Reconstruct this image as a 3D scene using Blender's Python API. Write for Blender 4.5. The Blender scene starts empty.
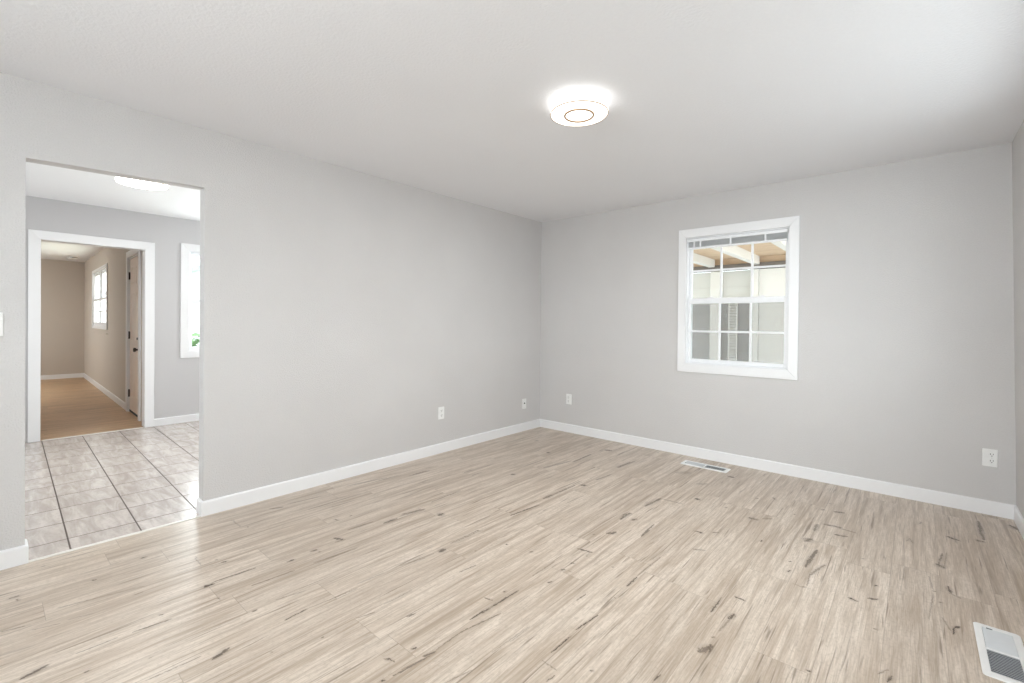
import bpy, bmesh, math, random
from mathutils import Matrix, Vector

S = bpy.context.scene
COL = S.collection
PI = math.pi
YF = -5.9      # wall behind the camera
random.seed(4)

# ------------------------------------------------------------------ camera, sky, exposure, daylight
def make_camera():
    yaw, pitch, roll = -0.718158, -0.0070353, 0.0096935
    f = Vector((math.sin(yaw)*math.cos(pitch), math.cos(yaw)*math.cos(pitch), math.sin(pitch)))
    r = Vector((math.cos(yaw), -math.sin(yaw), 0))
    u = r.cross(f)
    r2 = r*math.cos(roll) + u*math.sin(roll)
    u2 = -r*math.sin(roll) + u*math.cos(roll)
    cd = bpy.data.cameras.new('camera'); cam = bpy.data.objects.new('camera', cd); COL.objects.link(cam)
    m = Matrix.Identity(4)
    for i in range(3):
        m[i][0], m[i][1], m[i][2] = r2[i], u2[i], -f[i]
    m[0][3], m[1][3], m[2][3] = 3.383854, -4.394003, 1.241350
    cam.matrix_world = m
    cd.sensor_width = 36.0; cd.lens = 462.893/1024*36.0
    cd.shift_y = -15.691/1024
    cd.clip_start = 0.02
    S.camera = cam
make_camera()

S.view_settings.view_transform = 'Standard'
S.view_settings.look = 'None'
S.view_settings.gamma = 1.0
S.view_settings.use_curve_mapping = False
S.view_settings.exposure = 0.38

world = bpy.data.worlds.new('sky'); S.world = world; world.use_nodes = True
bg = world.node_tree.nodes['Background']
bg.inputs[0].default_value = (0.89, 0.945, 1.0, 1); bg.inputs[1].default_value = 5.0
S.cycles.max_bounces = 10; S.cycles.diffuse_bounces = 7; S.cycles.transparent_max_bounces = 12
S.cycles.caustics_reflective = False; S.cycles.caustics_refractive = False
S.cycles.sample_clamp_indirect = 6.0
S.cycles.use_denoising = True

def daylight(name, loc, rot, sx, sy, watts, col=(1, 1, 1)):
    d = bpy.data.lights.new(name, 'AREA'); d.shape = 'RECTANGLE'; d.size = sx; d.size_y = sy
    d.energy = watts; d.color = col
    o = bpy.data.objects.new(name, d); COL.objects.link(o); o.location = loc; o.rotation_euler = rot
    return o
# area lights outside each window: sky, plus a tilted-up one added to brighten ceilings
def window_daylight(name, loc, rz, w, h, sky, ground, col=(1, 1, 1), out=0.34):
    """rz: direction (about z) the light travels into the room, 0 = +y."""
    x, y, z = loc
    dx, dy = -math.sin(rz), math.cos(rz)
    for nm, watts, tilt in (('sky', sky, -8), ('ground', ground, 42)):
        if watts:
            d = daylight('%s_%s' % (name, nm), (x-dx*out, y-dy*out, z - (0.1 if nm == 'ground' else 0)), (0, 0, 0), w, h*(0.8 if nm == 'ground' else 1), watts, col)
            d.rotation_euler = (Matrix.Rotation(rz, 4, 'Z') @ Matrix.Rotation(PI/2+math.radians(tilt), 4, 'X')).to_euler()
window_daylight('side_window', (3.86, -1.85, 1.52), PI/2, 1.75, 1.2, 6, 0, (0.92, 0.955, 1.0), 0.27)  # fill light through the added side window, out of view
window_daylight('front_window', (2.55, YF, 1.52), 0, 2.0, 1.25, 46, 30, (0.92, 0.955, 1.0), 0.3)  # brightens the room through an added window behind the camera
window_daylight('kitchen_window', (-3.26, -2.38, 1.47), -PI/2, 0.7, 1.15, 9, 16, (0.95, 0.98, 1.0), 0.3)
window_daylight('added_kitchen_end_window', (-1.72, -0.5, 1.45), PI, 1.35, 1.15, 2, 75, (0.95, 0.97, 1.0), 0.4)  # lifts the kitchen ceiling through an added, unseen window
window_daylight('kitchen_front_window', (-1.7, YF, 1.5), 0, 1.35, 1.15, 2, 12, (0.95, 0.97, 1.0), 0.4)  # extra kitchen fill through an added window out of view
window_daylight('hall_window', (-7.4, -3.0, 1.6), PI, 1.6, 0.9, 14, 16, (1, 0.95, 0.88))
window_daylight('added_hall_near_window', (-8.0, YF, 1.5), 0, 1.8, 1.2, 25, 0, (1, 0.95, 0.93))  # fills the far room through an unseen window added for it
# the light the two lit ceiling fixtures throw down
def lamp_light(name, loc, size, watts):
    d = daylight(name, loc, (0, 0, 0), size, size, watts, (1, 0.965, 0.92)); d.data.shape = 'DISK'
lamp_light('ceiling_light_glow', (1.99, -2.262, 2.358), 0.27, 13)
lamp_light('kitchen_light_glow', (-1.58, -3.50, 2.37), 0.32, 9)
# area lights added as daylight at the open porch ends, to brighten it
window_daylight('porch_end', (5.2, 1.55, 1.0), PI/2, 2.6, 2.0, 50, 0, out=0.2)
window_daylight('porch_far_end', (-1.6, 1.55, 1.0), -PI/2, 2.6, 2.0, 30, 0, out=0.2)

# ------------------------------------------------------------------ materials
def mat(name):
    m = bpy.data.materials.new(name); m.use_nodes = True
    nt = m.node_tree; nt.nodes.clear()
    out = nt.nodes.new('ShaderNodeOutputMaterial'); b = nt.nodes.new('ShaderNodeBsdfPrincipled')
    nt.links.new(b.outputs[0], out.inputs[0])
    return m, nt, b
def N(nt, t, **kw):
    n = nt.nodes.new(t)
    for k, v in kw.items(): setattr(n, k, v)
    return n
def val(nt, sock, v):
    if isinstance(v, bpy.types.NodeSocket): nt.links.new(v, sock)
    else: sock.default_value = v
def math_(nt, op, a, b=None, c=None, clamp=False):
    n = N(nt, 'ShaderNodeMath', operation=op, use_clamp=clamp)
    val(nt, n.inputs[0], a)
    if b is not None: val(nt, n.inputs[1], b)
    if c is not None: val(nt, n.inputs[2], c)
    return n.outputs[0]
def vmath(nt, op, a, b=None):
    n = N(nt, 'ShaderNodeVectorMath', operation=op)
    val(nt, n.inputs[0], a)
    if b is not None: val(nt, n.inputs[1], b)
    return n
def noise(nt, vec, scale, detail=3.0, rough=0.5, dist=0.0):
    n = N(nt, 'ShaderNodeTexNoise')
    if vec is not None: nt.links.new(vec, n.inputs['Vector'])
    n.inputs['Scale'].default_value = scale; n.inputs['Detail'].default_value = detail
    n.inputs['Roughness'].default_value = rough; n.inputs['Distortion'].default_value = dist
    return n
def maprange(nt, v, a, b, c=0.0, d=1.0, smooth=False):
    n = N(nt, 'ShaderNodeMapRange'); n.interpolation_type = 'SMOOTHSTEP' if smooth else 'LINEAR'; n.clamp = True
    val(nt, n.inputs[0], v)
    for i, x in enumerate((a, b, c, d)): val(nt, n.inputs[1+i], x)
    return n.outputs[0]
def mixc(nt, f, a, b, mode='MIX'):
    n = N(nt, 'ShaderNodeMix', data_type='RGBA', blend_type=mode)
    val(nt, n.inputs[0], f); val(nt, n.inputs[6], a); val(nt, n.inputs[7], b)
    return n.outputs[2]
def c4(c): return (c[0], c[1], c[2], 1.0)

def paint(name, col, rough=0.6, bump=0.0, scale=90.0, var=0.03, spec=0.3):
    m, nt, b = mat(name)
    tc = N(nt, 'ShaderNodeTexCoord')
    n1 = noise(nt, tc.outputs['Object'], 1.7, 3)
    n2 = noise(nt, tc.outputs['Object'], scale, 2)
    f = maprange(nt, n1.outputs[0], 0.3, 0.7)
    f2 = maprange(nt, n2.outputs[0], 0.35, 0.65)
    c = mixc(nt, f, c4([x*(1-var) for x in col]), c4(col))
    c = mixc(nt, math_(nt, 'MULTIPLY', f2, 0.5), c, c4([x*(1-1.6*var) for x in col]))
    nt.links.new(c, b.inputs['Base Color'])
    b.inputs['Roughness'].default_value = rough; b.inputs['Specular IOR Level'].default_value = spec
    if bump:
        bp = N(nt, 'ShaderNodeBump'); bp.inputs['Strength'].default_value = bump; bp.inputs['Distance'].default_value = 0.003
        nt.links.new(n2.outputs[0], bp.inputs['Height']); nt.links.new(bp.outputs[0], b.inputs['Normal'])
    return m
def plain(name, col, rough=0.4, metal=0.0, spec=0.5):
    m, nt, b = mat(name)
    tc = N(nt, 'ShaderNodeTexCoord'); n1 = noise(nt, tc.outputs['Object'], 30.0, 2)
    c = mixc(nt, maprange(nt, n1.outputs[0], 0.3, 0.7), c4([x*0.96 for x in col]), c4(col))
    nt.links.new(c, b.inputs['Base Color'])
    b.inputs['Roughness'].default_value = rough; b.inputs['Metallic'].default_value = metal
    b.inputs['Specular IOR Level'].default_value = spec
    return m
def glow(name, col, strength):
    m, nt, b = mat(name)
    b.inputs['Base Color'].default_value = (0.9, 0.9, 0.88, 1); b.inputs['Roughness'].default_value = 0.4
    b.inputs['Emission Color'].default_value = c4(col); b.inputs['Emission Strength'].default_value = strength
    return m
def pane_glass(name):
    m = bpy.data.materials.new(name); m.use_nodes = True; nt = m.node_tree; nt.nodes.clear()
    out = N(nt, 'ShaderNodeOutputMaterial'); tr = N(nt, 'ShaderNodeBsdfTransparent'); gl = N(nt, 'ShaderNodeBsdfGlossy')
    tr.inputs[0].default_value = (0.95, 0.97, 0.96, 1); gl.inputs['Roughness'].default_value = 0.01
    fr = N(nt, 'ShaderNodeFresnel'); fr.inputs[0].default_value = 1.45
    mx = N(nt, 'ShaderNodeMixShader')
    geo = N(nt, 'ShaderNodeNewGeometry')   # reflect off the front face only
    nt.links.new(math_(nt, 'MULTIPLY', fr.outputs[0], math_(nt, 'SUBTRACT', 1.0, geo.outputs['Backfacing'])), mx.inputs[0]); nt.links.new(tr.outputs[0], mx.inputs[1]); nt.links.new(gl.outputs[0], mx.inputs[2])
    nt.links.new(mx.outputs[0], out.inputs[0])
    return m
def insect_mesh(name):
    m = bpy.data.materials.new(name); m.use_nodes = True; nt = m.node_tree; nt.nodes.clear()
    out = N(nt, 'ShaderNodeOutputMaterial'); tr = N(nt, 'ShaderNodeBsdfTransparent'); df = N(nt, 'ShaderNodeBsdfDiffuse')
    df.inputs[0].default_value = (0.18, 0.18, 0.19, 1)
    mx = N(nt, 'ShaderNodeMixShader'); mx.inputs[0].default_value = 0.24
    nt.links.new(tr.outputs[0], mx.inputs[1]); nt.links.new(df.outputs[0], mx.inputs[2]); nt.links.new(mx.outputs[0], out.inputs[0])
    return m

# ---- oak planks: one shared wood group, plus the knots and cracks of each stretch of floor
def wood_group():
    g = bpy.data.node_groups.new('oak_planks', 'ShaderNodeTree')
    g.interface.new_socket('Tint', in_out='INPUT', socket_type='NodeSocketColor')
    g.interface.new_socket('Color', in_out='OUTPUT', socket_type='NodeSocketColor')
    g.interface.new_socket('Height', in_out='OUTPUT', socket_type='NodeSocketFloat')
    g.interface.new_socket('Edge', in_out='OUTPUT', socket_type='NodeSocketFloat')
    g.interface.new_socket('Wobble', in_out='OUTPUT', socket_type='NodeSocketVector')
    nt = g
    gi = N(nt, 'NodeGroupInput'); go = N(nt, 'NodeGroupOutput')
    tc = N(nt, 'ShaderNodeTexCoord'); sp = N(nt, 'ShaderNodeSeparateXYZ'); nt.links.new(tc.outputs['Object'], sp.inputs[0])
    x, y = sp.outputs[0], sp.outputs[1]
    PW, PL = 0.185, 1.22
    rx = math_(nt, 'DIVIDE', math_(nt, 'SUBTRACT', x, 0.155), PW)
    row = math_(nt, 'FLOOR', rx); fx = math_(nt, 'FRACT', rx)
    wn = N(nt, 'ShaderNodeTexWhiteNoise', noise_dimensions='1D'); nt.links.new(row, wn.inputs['W'])
    ry = math_(nt, 'ADD', math_(nt, 'DIVIDE', y, PL), math_(nt, 'MULTIPLY', wn.outputs[0], 7.3))
    colr = math_(nt, 'FLOOR', ry); fy = math_(nt, 'FRACT', ry)
    cid = N(nt, 'ShaderNodeCombineXYZ'); nt.links.new(row, cid.inputs[0]); nt.links.new(colr, cid.inputs[1])
    w2 = N(nt, 'ShaderNodeTexWhiteNoise', noise_dimensions='2D'); nt.links.new(cid.outputs[0], w2.inputs['Vector'])
    pid = w2.outputs[0]
    # seams
    sx = math_(nt, 'MULTIPLY', math_(nt, 'MINIMUM', fx, math_(nt, 'SUBTRACT', 1.0, fx)), PW)
    sy = math_(nt, 'MULTIPLY', math_(nt, 'MINIMUM', fy, math_(nt, 'SUBTRACT', 1.0, fy)), PL)
    seam = math_(nt, 'MAXIMUM', math_(nt, 'MULTIPLY', maprange(nt, sx, 0.0, 0.0016, 1.0, 0.0), 0.5), math_(nt, 'MULTIPLY', maprange(nt, sy, 0.0, 0.0016, 1.0, 0.0), 0.6))
    # grain coordinates, shifted per plank
    off = math_(nt, 'MULTIPLY', pid, 37.0)
    def coords(ax, ay):
        c = N(nt, 'ShaderNodeCombineXYZ')
        nt.links.new(math_(nt, 'MULTIPLY_ADD', x, ax, off), c.inputs[0])
        nt.links.new(math_(nt, 'MULTIPLY_ADD', y, ay, off), c.inputs[1])
        nt.links.new(off, c.inputs[2])
        return c.outputs[0]
    broad = noise(nt, coords(15, 1.1), 1.0, 4, 0.6, 1.0).outputs[0]
    streak = noise(nt, coords(42, 1.7), 1.0, 4, 0.6, 0.35).outputs[0]
    fine = noise(nt, coords(230, 9.0), 1.0, 3, 0.6).outputs[0]
    speck = noise(nt, coords(95, 60.0), 1.0, 3, 0.6).outputs[0]
    crack = noise(nt, coords(62, 2.4), 1.0, 2, 0.5, 0.5).outputs[0]
    patch = noise(nt, coords(5, 1.3), 1.0, 2, 0.5, 1.2).outputs[0]
    light = (0.68, 0.588, 0.50, 1); mid = (0.51, 0.418, 0.335, 1); dark = (0.32, 0.245, 0.18, 1)
    c = mixc(nt, maprange(nt, broad, 0.38, 0.66, smooth=True), light, mid)
    c = mixc(nt, math_(nt, 'MULTIPLY', maprange(nt, streak, 0.48, 0.74, smooth=True), 0.72), c, dark)
    c = mixc(nt, math_(nt, 'MULTIPLY', maprange(nt, streak, 0.2, 0.42, 1.0, 0.0), 0.6), c, (0.76, 0.69, 0.61, 1))
    c = mixc(nt, math_(nt, 'MULTIPLY', maprange(nt, fine, 0.42, 0.66), 0.46), c, dark)
    c = mixc(nt, math_(nt, 'MULTIPLY', maprange(nt, speck, 0.5, 0.68), 0.42), c, (0.40, 0.33, 0.26, 1))
    c = mixc(nt, math_(nt, 'MULTIPLY', maprange(nt, patch, 0.55, 0.72, smooth=True), 0.22), c, dark)
    c = mixc(nt, math_(nt, 'MULTIPLY', maprange(nt, crack, 0.64, 0.72), 0.75), c, (0.2, 0.15, 0.11, 1))
    c = mixc(nt, 1.0, c, mixc(nt, pid, (0.95, 0.945, 0.94, 1), (1.03, 1.03, 1.03, 1)), 'MULTIPLY')
    c = mixc(nt, seam, c, (0.19, 0.145, 0.105, 1))
    c = mixc(nt, 1.0, c, gi.outputs[0], 'MULTIPLY')
    nt.links.new(c, go.inputs['Color'])
    e = math_(nt, 'ADD', math_(nt, 'SUBTRACT', fine, 0.5), math_(nt, 'SUBTRACT', speck, 0.5))
    nt.links.new(math_(nt, 'MULTIPLY', e, 3.2), go.inputs['Edge'])
    nt.links.new(math_(nt, 'SUBTRACT', math_(nt, 'MULTIPLY', fine, 0.25), seam), go.inputs['Height'])
    wob = noise(nt, tc.outputs['Object'], 60.0, 3, 0.6)
    wv = vmath(nt, 'MULTIPLY', vmath(nt, 'SUBTRACT', wob.outputs['Color'], (0.5, 0.5, 0.5)).outputs[0], (0.012, 0.030, 0.0))
    nt.links.new(vmath(nt, 'ADD', tc.outputs['Object'], wv.outputs[0]).outputs[0], go.inputs['Wobble'])
    return g
def knot_group():
    g = bpy.data.node_groups.new('wood_mark', 'ShaderNodeTree')
    for s, t in (('P', 'Vector'), ('A', 'Vector'), ('D', 'Vector'), ('K', 'Float'), ('W', 'Float'), ('S', 'Float'), ('G', 'Float'), ('In', 'Float')):
        g.interface.new_socket(s, in_out='INPUT', socket_type='NodeSocket'+t)
    g.interface.new_socket('Out', in_out='OUTPUT', socket_type='NodeSocketFloat')
    gi = N(g, 'NodeGroupInput'); go = N(g, 'NodeGroupOutput'); o = gi.outputs
    pa = vmath(g, 'SUBTRACT', o['P'], o['A']).outputs[0]
    t = math_(g, 'MULTIPLY', vmath(g, 'DOT_PRODUCT', pa, o['D']).outputs['Value'], o['K'], clamp=True)
    sc = N(g, 'ShaderNodeVectorMath', operation='SCALE'); g.links.new(o['D'], sc.inputs[0]); g.links.new(t, sc.inputs['Scale'])
    d = vmath(g, 'LENGTH', vmath(g, 'SUBTRACT', pa, sc.outputs[0]).outputs[0]).outputs['Value']
    # widest in the middle, tapering to both ends, the edge broken up by the grain
    tap = math_(g, 'MULTIPLY_ADD', math_(g, 'SQRT', math_(g, 'MULTIPLY', t, math_(g, 'SUBTRACT', 1.0, t))), 1.5, 0.35)
    tap = math_(g, 'MAXIMUM', tap, math_(g, 'LESS_THAN', 900.0, o['K']))
    rel = math_(g, 'ADD', math_(g, 'DIVIDE', d, math_(g, 'MULTIPLY', o['W'], tap)), o['G'])
    m = maprange(g, rel, 0.35, 1.35, 1.0, 0.0, smooth=True)
    m = math_(g, 'MAXIMUM', m, maprange(g, rel, 0.6, 3.4, 0.28, 0.0, smooth=True))
    g.links.new(math_(g, 'MAXIMUM', math_(g, 'MULTIPLY', m, o['S']), o['In']), go.inputs[0])
    return g
WOOD, KNOT = wood_group(), knot_group()
def wood(name, marks=(), tint=(1, 1, 1), rough=0.33):
    m, nt, b = mat(name)
    w = N(nt, 'ShaderNodeGroup'); w.node_tree = WOOD; w.inputs[0].default_value = c4(tint)
    c, last = w.outputs['Color'], None
    for (ax, ay, bx, by, hw, s) in marks:
        k = N(nt, 'ShaderNodeGroup'); k.node_tree = KNOT
        dx, dy = bx-ax, by-ay; L2 = max(dx*dx+dy*dy, 1e-6)
        nt.links.new(w.outputs['Wobble'], k.inputs['P'])
        k.inputs['A'].default_value = (ax, ay, 0); k.inputs['D'].default_value = (dx, dy, 0)
        k.inputs['K'].default_value = 1/L2; k.inputs['W'].default_value = hw; k.inputs['S'].default_value = min(1.0, s*1.2)
        nt.links.new(w.outputs['Edge'], k.inputs['G'])
        if last is not None: nt.links.new(last, k.inputs['In'])
        last = k.outputs[0]
    if last is not None:
        c = mixc(nt, last, c, (0.085, 0.058, 0.038, 1))
    nt.links.new(c, b.inputs['Base Color'])
    b.inputs['Roughness'].default_value = rough; b.inputs['Specular IOR Level'].default_value = 0.42
    bp = N(nt, 'ShaderNodeBump'); bp.inputs['Strength'].default_value = 0.12; bp.inputs['Distance'].default_value = 0.002
    nt.links.new(w.outputs['Height'], bp.inputs['Height']); nt.links.new(bp.outputs[0], b.inputs['Normal'])
    return m

def tile_material():
    m, nt, b = mat('ceramic_floor_tile')
    tc = N(nt, 'ShaderNodeTexCoord'); mp = N(nt, 'ShaderNodeMapping')
    nt.links.new(tc.outputs['Object'], mp.inputs[0])
    mp.inputs['Rotation'].default_value = (0, 0, 0.0255)
    mp.inputs['Location'].default_value = TILE_SHIFT
    sp = N(nt, 'ShaderNodeSeparateXYZ'); nt.links.new(mp.outputs[0], sp.inputs[0])
    T = TILE_PITCH
    rx, ry = math_(nt, 'DIVIDE', sp.outputs[0], T[0]), math_(nt, 'DIVIDE', sp.outputs[1], T[1])
    fx, fy = math_(nt, 'FRACT', rx), math_(nt, 'FRACT', ry)
    ex = math_(nt, 'MULTIPLY', math_(nt, 'MINIMUM', fx, math_(nt, 'SUBTRACT', 1.0, fx)), T[0])
    ey = math_(nt, 'MULTIPLY', math_(nt, 'MINIMUM', fy, math_(nt, 'SUBTRACT', 1.0, fy)), T[1])
    grout = maprange(nt, math_(nt, 'MINIMUM', ex, ey), 0.0034, 0.0048, 1.0, 0.0)
    cid = N(nt, 'ShaderNodeCombineXYZ'); nt.links.new(math_(nt, 'FLOOR', rx), cid.inputs[0]); nt.links.new(math_(nt, 'FLOOR', ry), cid.inputs[1])
    wn = N(nt, 'ShaderNodeTexWhiteNoise', noise_dimensions='2D'); nt.links.new(cid.outputs[0], wn.inputs['Vector'])
    m2 = N(nt, 'ShaderNodeMapping'); nt.links.new(tc.outputs['Object'], m2.inputs[0])
    m2.inputs['Rotation'].default_value = (0, 0, 0.65); m2.inputs['Scale'].default_value = (3.0, 17.0, 1)
    ofs = vmath(nt, 'ADD', m2.outputs[0], vmath(nt, 'MULTIPLY', wn.outputs['Color'], (9, 9, 9)).outputs[0]).outputs[0]
    v = noise(nt, ofs, 1.0, 5, 0.6, 0.8).outputs[0]
    fine = noise(nt, tc.outputs['Object'], 45.0, 4, 0.6).outputs[0]
    c = mixc(nt, maprange(nt, v, 0.3, 0.7, smooth=True), (0.66, 0.60, 0.56, 1), (0.47, 0.415, 0.38, 1))
    c = mixc(nt, math_(nt, 'MULTIPLY', maprange(nt, fine, 0.45, 0.7), 0.3), c, (0.38, 0.335, 0.31, 1))
    c = mixc(nt, math_(nt, 'MULTIPLY', wn.outputs[0], 0.12), c, (0.42, 0.38, 0.35, 1))
    c = mixc(nt, grout, c, (0.115, 0.088, 0.075, 1))
    nt.links.new(c, b.inputs['Base Color'])
    nt.links.new(maprange(nt, grout, 0, 1, 0.22, 0.8), b.inputs['Roughness'])
    bp = N(nt, 'ShaderNodeBump'); bp.inputs['Strength'].default_value = 0.25; bp.inputs['Distance'].default_value = 0.002
    nt.links.new(math_(nt, 'SUBTRACT', math_(nt, 'MULTIPLY', v, 0.12), grout), bp.inputs['Height']); nt.links.new(bp.outputs[0], b.inputs['Normal'])
    return m
TILE_PITCH = (0.303, 0.3015)
TILE_SHIFT = (0.097, 4.0796, 0)

def plywood():
    m, nt, b = mat('plywood_sheet')
    tc = N(nt, 'ShaderNodeTexCoord'); mp = N(nt, 'ShaderNodeMapping'); nt.links.new(tc.outputs['Object'], mp.inputs[0])
    mp.inputs['Scale'].default_value = (2.0, 22.0, 1)
    v = noise(nt, mp.outputs[0], 1.0, 4, 0.6, 0.6).outputs[0]
    vo = N(nt, 'ShaderNodeTexVoronoi'); nt.links.new(tc.outputs['Object'], vo.inputs['Vector']); vo.inputs['Scale'].default_value = 5.0
    c = mixc(nt, maprange(nt, v, 0.3, 0.7), (0.80, 0.64, 0.47, 1), (0.64, 0.47, 0.32, 1))
    c = mixc(nt, maprange(nt, vo.outputs['Distance'], 0.02, 0.07, 0.8, 0.0), c, (0.28, 0.16, 0.08, 1))
    nt.links.new(c, b.inputs['Base Color']); b.inputs['Roughness'].default_value = 0.7
    return m
def siding(name, col, pitch):
    m, nt, b = mat(name)
    tc = N(nt, 'ShaderNodeTexCoord'); sp = N(nt, 'ShaderNodeSeparateXYZ'); nt.links.new(tc.outputs['Object'], sp.inputs[0])
    f = math_(nt, 'FRACT', math_(nt, 'DIVIDE', sp.outputs[2], pitch))
    line = maprange(nt, f, 0.0, 0.05, 1.0, 0.0)
    c = mixc(nt, math_(nt, 'MULTIPLY', line, 0.3), c4(col), c4([v*0.6 for v in col]))
    nt.links.new(c, b.inputs['Base Color']); b.inputs['Roughness'].default_value = 0.6
    bp = N(nt, 'ShaderNodeBump'); bp.inputs['Distance'].default_value = 0.01; nt.links.new(f, bp.inputs['Height']); nt.links.new(bp.outputs[0], b.inputs['Normal'])
    return m

M = dict(
    wall=paint('greige_wall_paint', (0.628, 0.613, 0.607), 0.62, 0.9, 130, 0.05),
    kitchen=paint('pale_grey_wall_paint', (0.56, 0.55, 0.555), 0.62, 0.3, 110, 0.02),
    hall=paint('taupe_wall_paint', (0.58, 0.52, 0.46), 0.62, 0.35, 110, 0.04),
    ceiling=paint('white_ceiling_paint', (0.82, 0.826, 0.85), 0.75, 0.6, 75, 0.02),
    kitchen_ceiling=paint('bright_white_ceiling_paint', (0.88, 0.88, 0.89), 0.75, 0.4, 75, 0.015),
    trim=paint('white_gloss_trim_paint', (0.83, 0.83, 0.84), 0.32, 0.0, 60, 0.012, 0.5),
    door=paint('cream_door_paint', (0.86, 0.75, 0.66), 0.4, 0.0, 60, 0.02, 0.5),
    vinyl=plain('white_window_vinyl', (0.84, 0.85, 0.87), 0.3),
    plastic=plain('white_wall_plate_plastic', (0.85, 0.85, 0.84), 0.3),
    slot=plain('dark_slot', (0.03, 0.028, 0.026), 0.6),
    screw=plain('painted_screw', (0.66, 0.66, 0.64), 0.35, 0.3),
    bronze=plain('dark_bronze_metal', (0.045, 0.035, 0.03), 0.35, 0.8),
    brass=plain('brushed_bronze_ring', (0.42, 0.27, 0.14), 0.35, 0.7),
    rubber=plain('black_rubber', (0.02, 0.02, 0.02), 0.7),
    duct=plain('dark_duct_metal', (0.21, 0.22, 0.235), 0.6),
    register=plain('white_register_enamel', (0.86, 0.86, 0.85), 0.35),
    fin=plain('grey_register_fin', (0.64, 0.655, 0.665), 0.4, 0.1),
    slat=plain('pale_grey_blind_slat', (0.66, 0.68, 0.70), 0.45),
    strip=plain('pale_threshold_strip', (0.74, 0.71, 0.66), 0.35, 0.1),
    glass=pane_glass('clear_window_glass'), mesh=insect_mesh('insect_screen_mesh'),
    lamp=glow('lit_lamp_diffuser', (1.0, 0.965, 0.91), 1.0),
    lamp_body=glow('lit_lamp_housing', (1.0, 0.97, 0.93), 1.7),
    klamp=glow('lit_kitchen_diffuser', (1.0, 0.975, 0.94), 3.5),
    tile=tile_material(), plywood=plywood(),
    porch_white=paint('white_porch_paint', (0.82, 0.82, 0.80), 0.6, 0.0, 60, 0.03),
    porch_grey=siding('grey_porch_siding', (0.42, 0.415, 0.41), 0.28),
    porch_pale=siding('pale_porch_siding', (0.66, 0.67, 0.65), 0.30),
    porch_gap_shade=plain('painted_gap_shadow', (0.17, 0.15, 0.135), 0.7),  # shade of the porch ceiling gap put into the colour
    concrete=paint('grey_concrete', (0.42, 0.41, 0.40), 0.8, 0.3, 40, 0.1),
    house=siding('pale_house_siding', (0.62, 0.66, 0.66), 0.2),
    roof=paint('grey_shingle', (0.33, 0.34, 0.35), 0.8, 0.3, 30, 0.2),
    leaf=paint('green_leaf', (0.20, 0.34, 0.16), 0.6, 0.0, 25, 0.35),
    lawn=paint('lawn_green', (0.26, 0.36, 0.17), 0.8, 0.0, 14, 0.3),
    bark=paint('bark', (0.20, 0.17, 0.14), 0.8, 0.3, 30, 0.2),
    dark_glass=plain('dark_house_window', (0.10, 0.12, 0.13), 0.1),
)
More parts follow.
